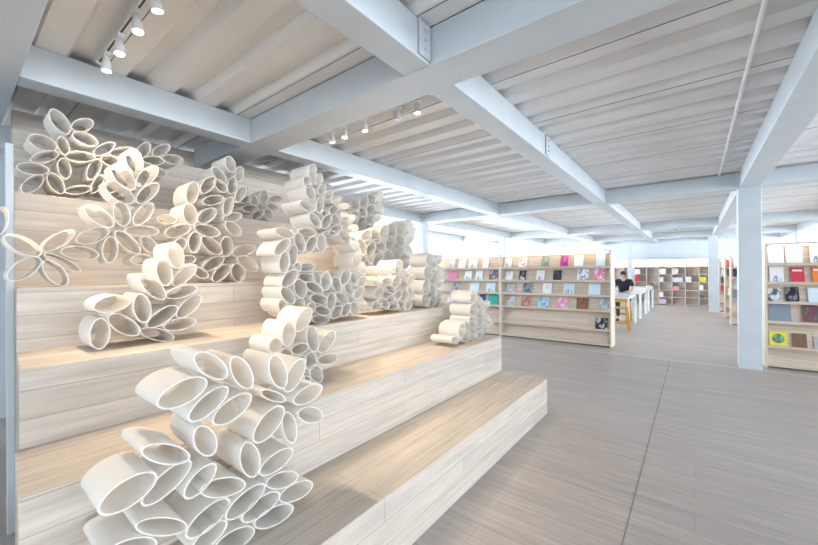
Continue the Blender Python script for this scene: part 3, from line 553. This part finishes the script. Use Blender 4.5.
# clothes, hair, face
sh = [(0, .02, .70, (.175, .13)), (0, .0, .92, (.155, .115)), (0, -.03, 1.12, (.18, .125)), (0, -.05, 1.27, (.155, .11)), (0, -.075, 1.335, .07)]
se = [(0,1),(1,2),(2,3),(3,4)]
for s in (-1, 1):
    sh.append((s*.19, -.055, 1.28, .08)); se.append((3, len(sh)-1)); sh.append((s*.258, -.11, 1.10, .066)); se.append((len(sh)-2, len(sh)-1))
skin_mesh('shirt', sh, se, BLACK, person)
tr = [(0, .02, .72, (.165, .12))]; te = []
for s in (-1, 1):
    b0 = len(tr); tr += [(s*.10, -.02, .72, .10), (s*.14, -.36, .70, .078), (s*.13, -.34, .42, .064), (s*.13, -.30, .16, .055)]; te += [(0, b0), (b0, b0+1), (b0+1, b0+2), (b0+2, b0+3)]
skin_mesh('trousers', tr, te, TROUS, person)
def blob(name, c, r, mat, cut=None, seg=20):
    bm = bmesh.new(); bmesh.ops.create_uvsphere(bm, u_segments=seg, v_segments=14, radius=1)
    for v in bm.verts: v.co = Vector((v.co.x*r[0]+c[0], v.co.y*r[1]+c[1], v.co.z*r[2]+c[2]))
    if cut:
        g = [v for v in bm.verts if cut(v.co)]; bmesh.ops.delete(bm, geom=g, context='VERTS')
    me = bpy.data.meshes.new(name); bm.to_mesh(me); bm.free(); me.materials.append(mat)
    for p in me.polygons: p.use_smooth = True
    o = bpy.data.objects.new(name, me); COL.objects.link(o); o.parent = person
    return o
hr = blob('hair', (0, -.145, 1.515), (.092, .108, .10), HAIR, lambda c: c.y < -.22 and c.z < 1.485 or c.z < 1.43)
m_ = hr.modifiers.new('solid', 'SOLIDIFY'); m_.thickness = .012
blob('nose', (0, -.262, 1.475), (.012, .018, .018), SKIN, seg=10)
for s in (-1, 1):
    blob('eye', (s*.03, -.238, 1.50), (.012, .008, .007), HAIR, seg=10); blob('ear', (s*.09, -.15, 1.485), (.012, .02, .03), SKIN, seg=10)
    blob('shoe', (s*.13, -.40, .052), (.048, .13, .05), HAIR, seg=14)
blob('mouth', (0, -.243, 1.442), (.02, .006, .005), plain('lips', (.4, .15, .13), .5), seg=10)
# white screen and papers on the nearest table
t = tag(empty('desktop_screen', (-2.12, 12.6, .931), .2), 'white desktop screen standing on the nearest high table before the reader', 'screen')
MB().box((-.1, -.08, 0), (.1, .08, .012), bev=.003).build('base', WHITE, t); MB().box((-.02, -.01, .012), (.02, .01, .12)).build('stand', WHITE, t)
MB().box((-.24, -.015, .12), (.24, .015, .40), bev=.004).build('display_panel', WHITE, t)
for (x, y, z, rz, l) in ((-1.72, 12.0, .931, .3, 'pale blue open magazine lying on the nearest high table'), (-1.7, 15.1, .931, -.2, 'pale blue magazine lying on the middle high table')):
    t = tag(empty('open_magazine', (x, y, z), rz), l, 'magazine', 'magazines lying on the tables')
    MB().box((-.21, -.14, 0), (-.002, .14, .008), bev=.001).build('left_page', plain('blue_page', (.55, .72, .78), .4), t); MB().box((.002, -.14, 0), (.21, .14, .008), bev=.001).build('right_page', PAPER, t)

# ------------------------------------------------------------------ track lights
def rail(x0, x1, y, label):
    r = tag(empty('track_rail', ((x0+x1)/2, y, DZ)), label, 'track rail', 'lighting track rails')
    h = (x1-x0)/2
    MB().box((-h, -.015, -.033), (h, .015, 0)).build('rail_body', LAMPB, r)
    MB().box((-h+.01, -.006, -.0345), (h-.01, .006, -.033)).build('rail_slot', RAILM, r)
    for s in (-1, 1): MB().box((s*h-.02 if s > 0 else -h-.01, -.02, -.037), (h+.01 if s > 0 else -h+.02, .02, 0)).build('end_cap', LAMPB, r)
def spotlight(x, y, aim, label, power, on=True):
    """white cylinder head on a short arm under the rail"""
    root = tag(empty('track_spotlight', (x, y, DZ-.035)), label, 'spotlight', 'white track spotlights')
    MB().box((-.045, -.017, -.02), (.045, .017, 0), bev=.002).build('adapter', LAMPB, root)
    d = (Vector(aim)-Vector((x, y, 3.05))).normalized(); d = (d+Vector((0, 0, -1.2))).normalized()
    piv = Vector((0, 0, -.042)); MB().tube((0, 0, -.02), piv, .009, n=10).build('arm', LAMPB, root, smooth=False)
    a = piv-d*.012; b = piv+d*.082
    hd = MB().tube(a, piv+d*.03, .018, .028, n=20).tube(piv+d*.03, b, .028, .030, n=20).build('lamp_head', LAMPB, root)
    MB().tube(b+d*.0005, b+d*.003, .026, n=20).build('lens', LENS if on else WHITE, hd)
    if on:
        l = bpy.data.lights.new('lamp_light', 'SPOT'); l.energy = power; l.color = (1, .82, .60); l.spot_size = math.radians(75); l.spot_blend = .8; l.shadow_soft_size = .03
        o = bpy.data.objects.new('lamp_light', l); COL.objects.link(o); o.parent = root; o.location = b+d*.012
        dd = (Vector(aim)-(Vector((x, y, DZ-.035))+b)).normalized(); o.rotation_euler = dd.to_track_quat('-Z', 'Y').to_euler()
rail(-3.45, -2.0, .71, 'dark lighting track in the upper left bay, carrying four spotlights')
rail(-3.42, -1.8, 2.63, 'dark lighting track past the cross beam, carrying five spotlights')
P1 = 40
for (x, aim, l) in ((-2.30, (-2.6, 1.6, 1), 'white spotlight nearest the top edge, first of four on the upper left track'), (-2.60, (-1.9, 1.0, .4), 'white spotlight, second from the top edge on the upper left track'),
                    (-2.95, (-2.6, .7, 1.2), 'white spotlight, third from the top edge on the upper left track'), (-3.26, (-3.3, .8, 1.5), 'white spotlight lowest in the picture on the upper left track')):
    spotlight(x, .71, aim, l, P1)
for (x, aim, l, on) in ((-3.12, (-3.2, 3.0, 1.5), 'white spotlight at the left end of the far track', True), (-2.91, (-2.8, 2.3, 1.2), 'white spotlight, second from the left on the far track', True), (-2.62, (-2.3, 2.9, .8), 'white spotlight in the middle of the far track', True),
                        (-2.18, (-2.2, 2.6, 1), 'unlit white spotlight, second from the right on the far track', False), (-1.96, (-1.5, 3.1, .4), 'white spotlight at the right end of the far track', True)):
    spotlight(x, 2.63, aim, l, P1, on)

# ------------------------------------------------------------------ small ceiling items
t = MB().tube((.33, -4.9, 3.185), (.35, 7.98, 3.185), .014, n=12).build('ceiling_conduit', WHITE, smooth=False); tag(t, 'thin white conduit pipe running under the corrugated ceiling toward the large column', 'pipe')
t = tag(empty('smoke_detector', (-.5, 17.2, DZ)), 'small round smoke detector on the far ceiling', 'detector')
MB().tube((0, 0, 0), (0, 0, -.02), .06, n=20).build('base', WHITE, t); MB().tube((0, 0, -.02), (0, 0, -.05), .045, .035, n=20).build('sensor_cap', plain('grey_plastic', (.3, .3, .32), .5), t)
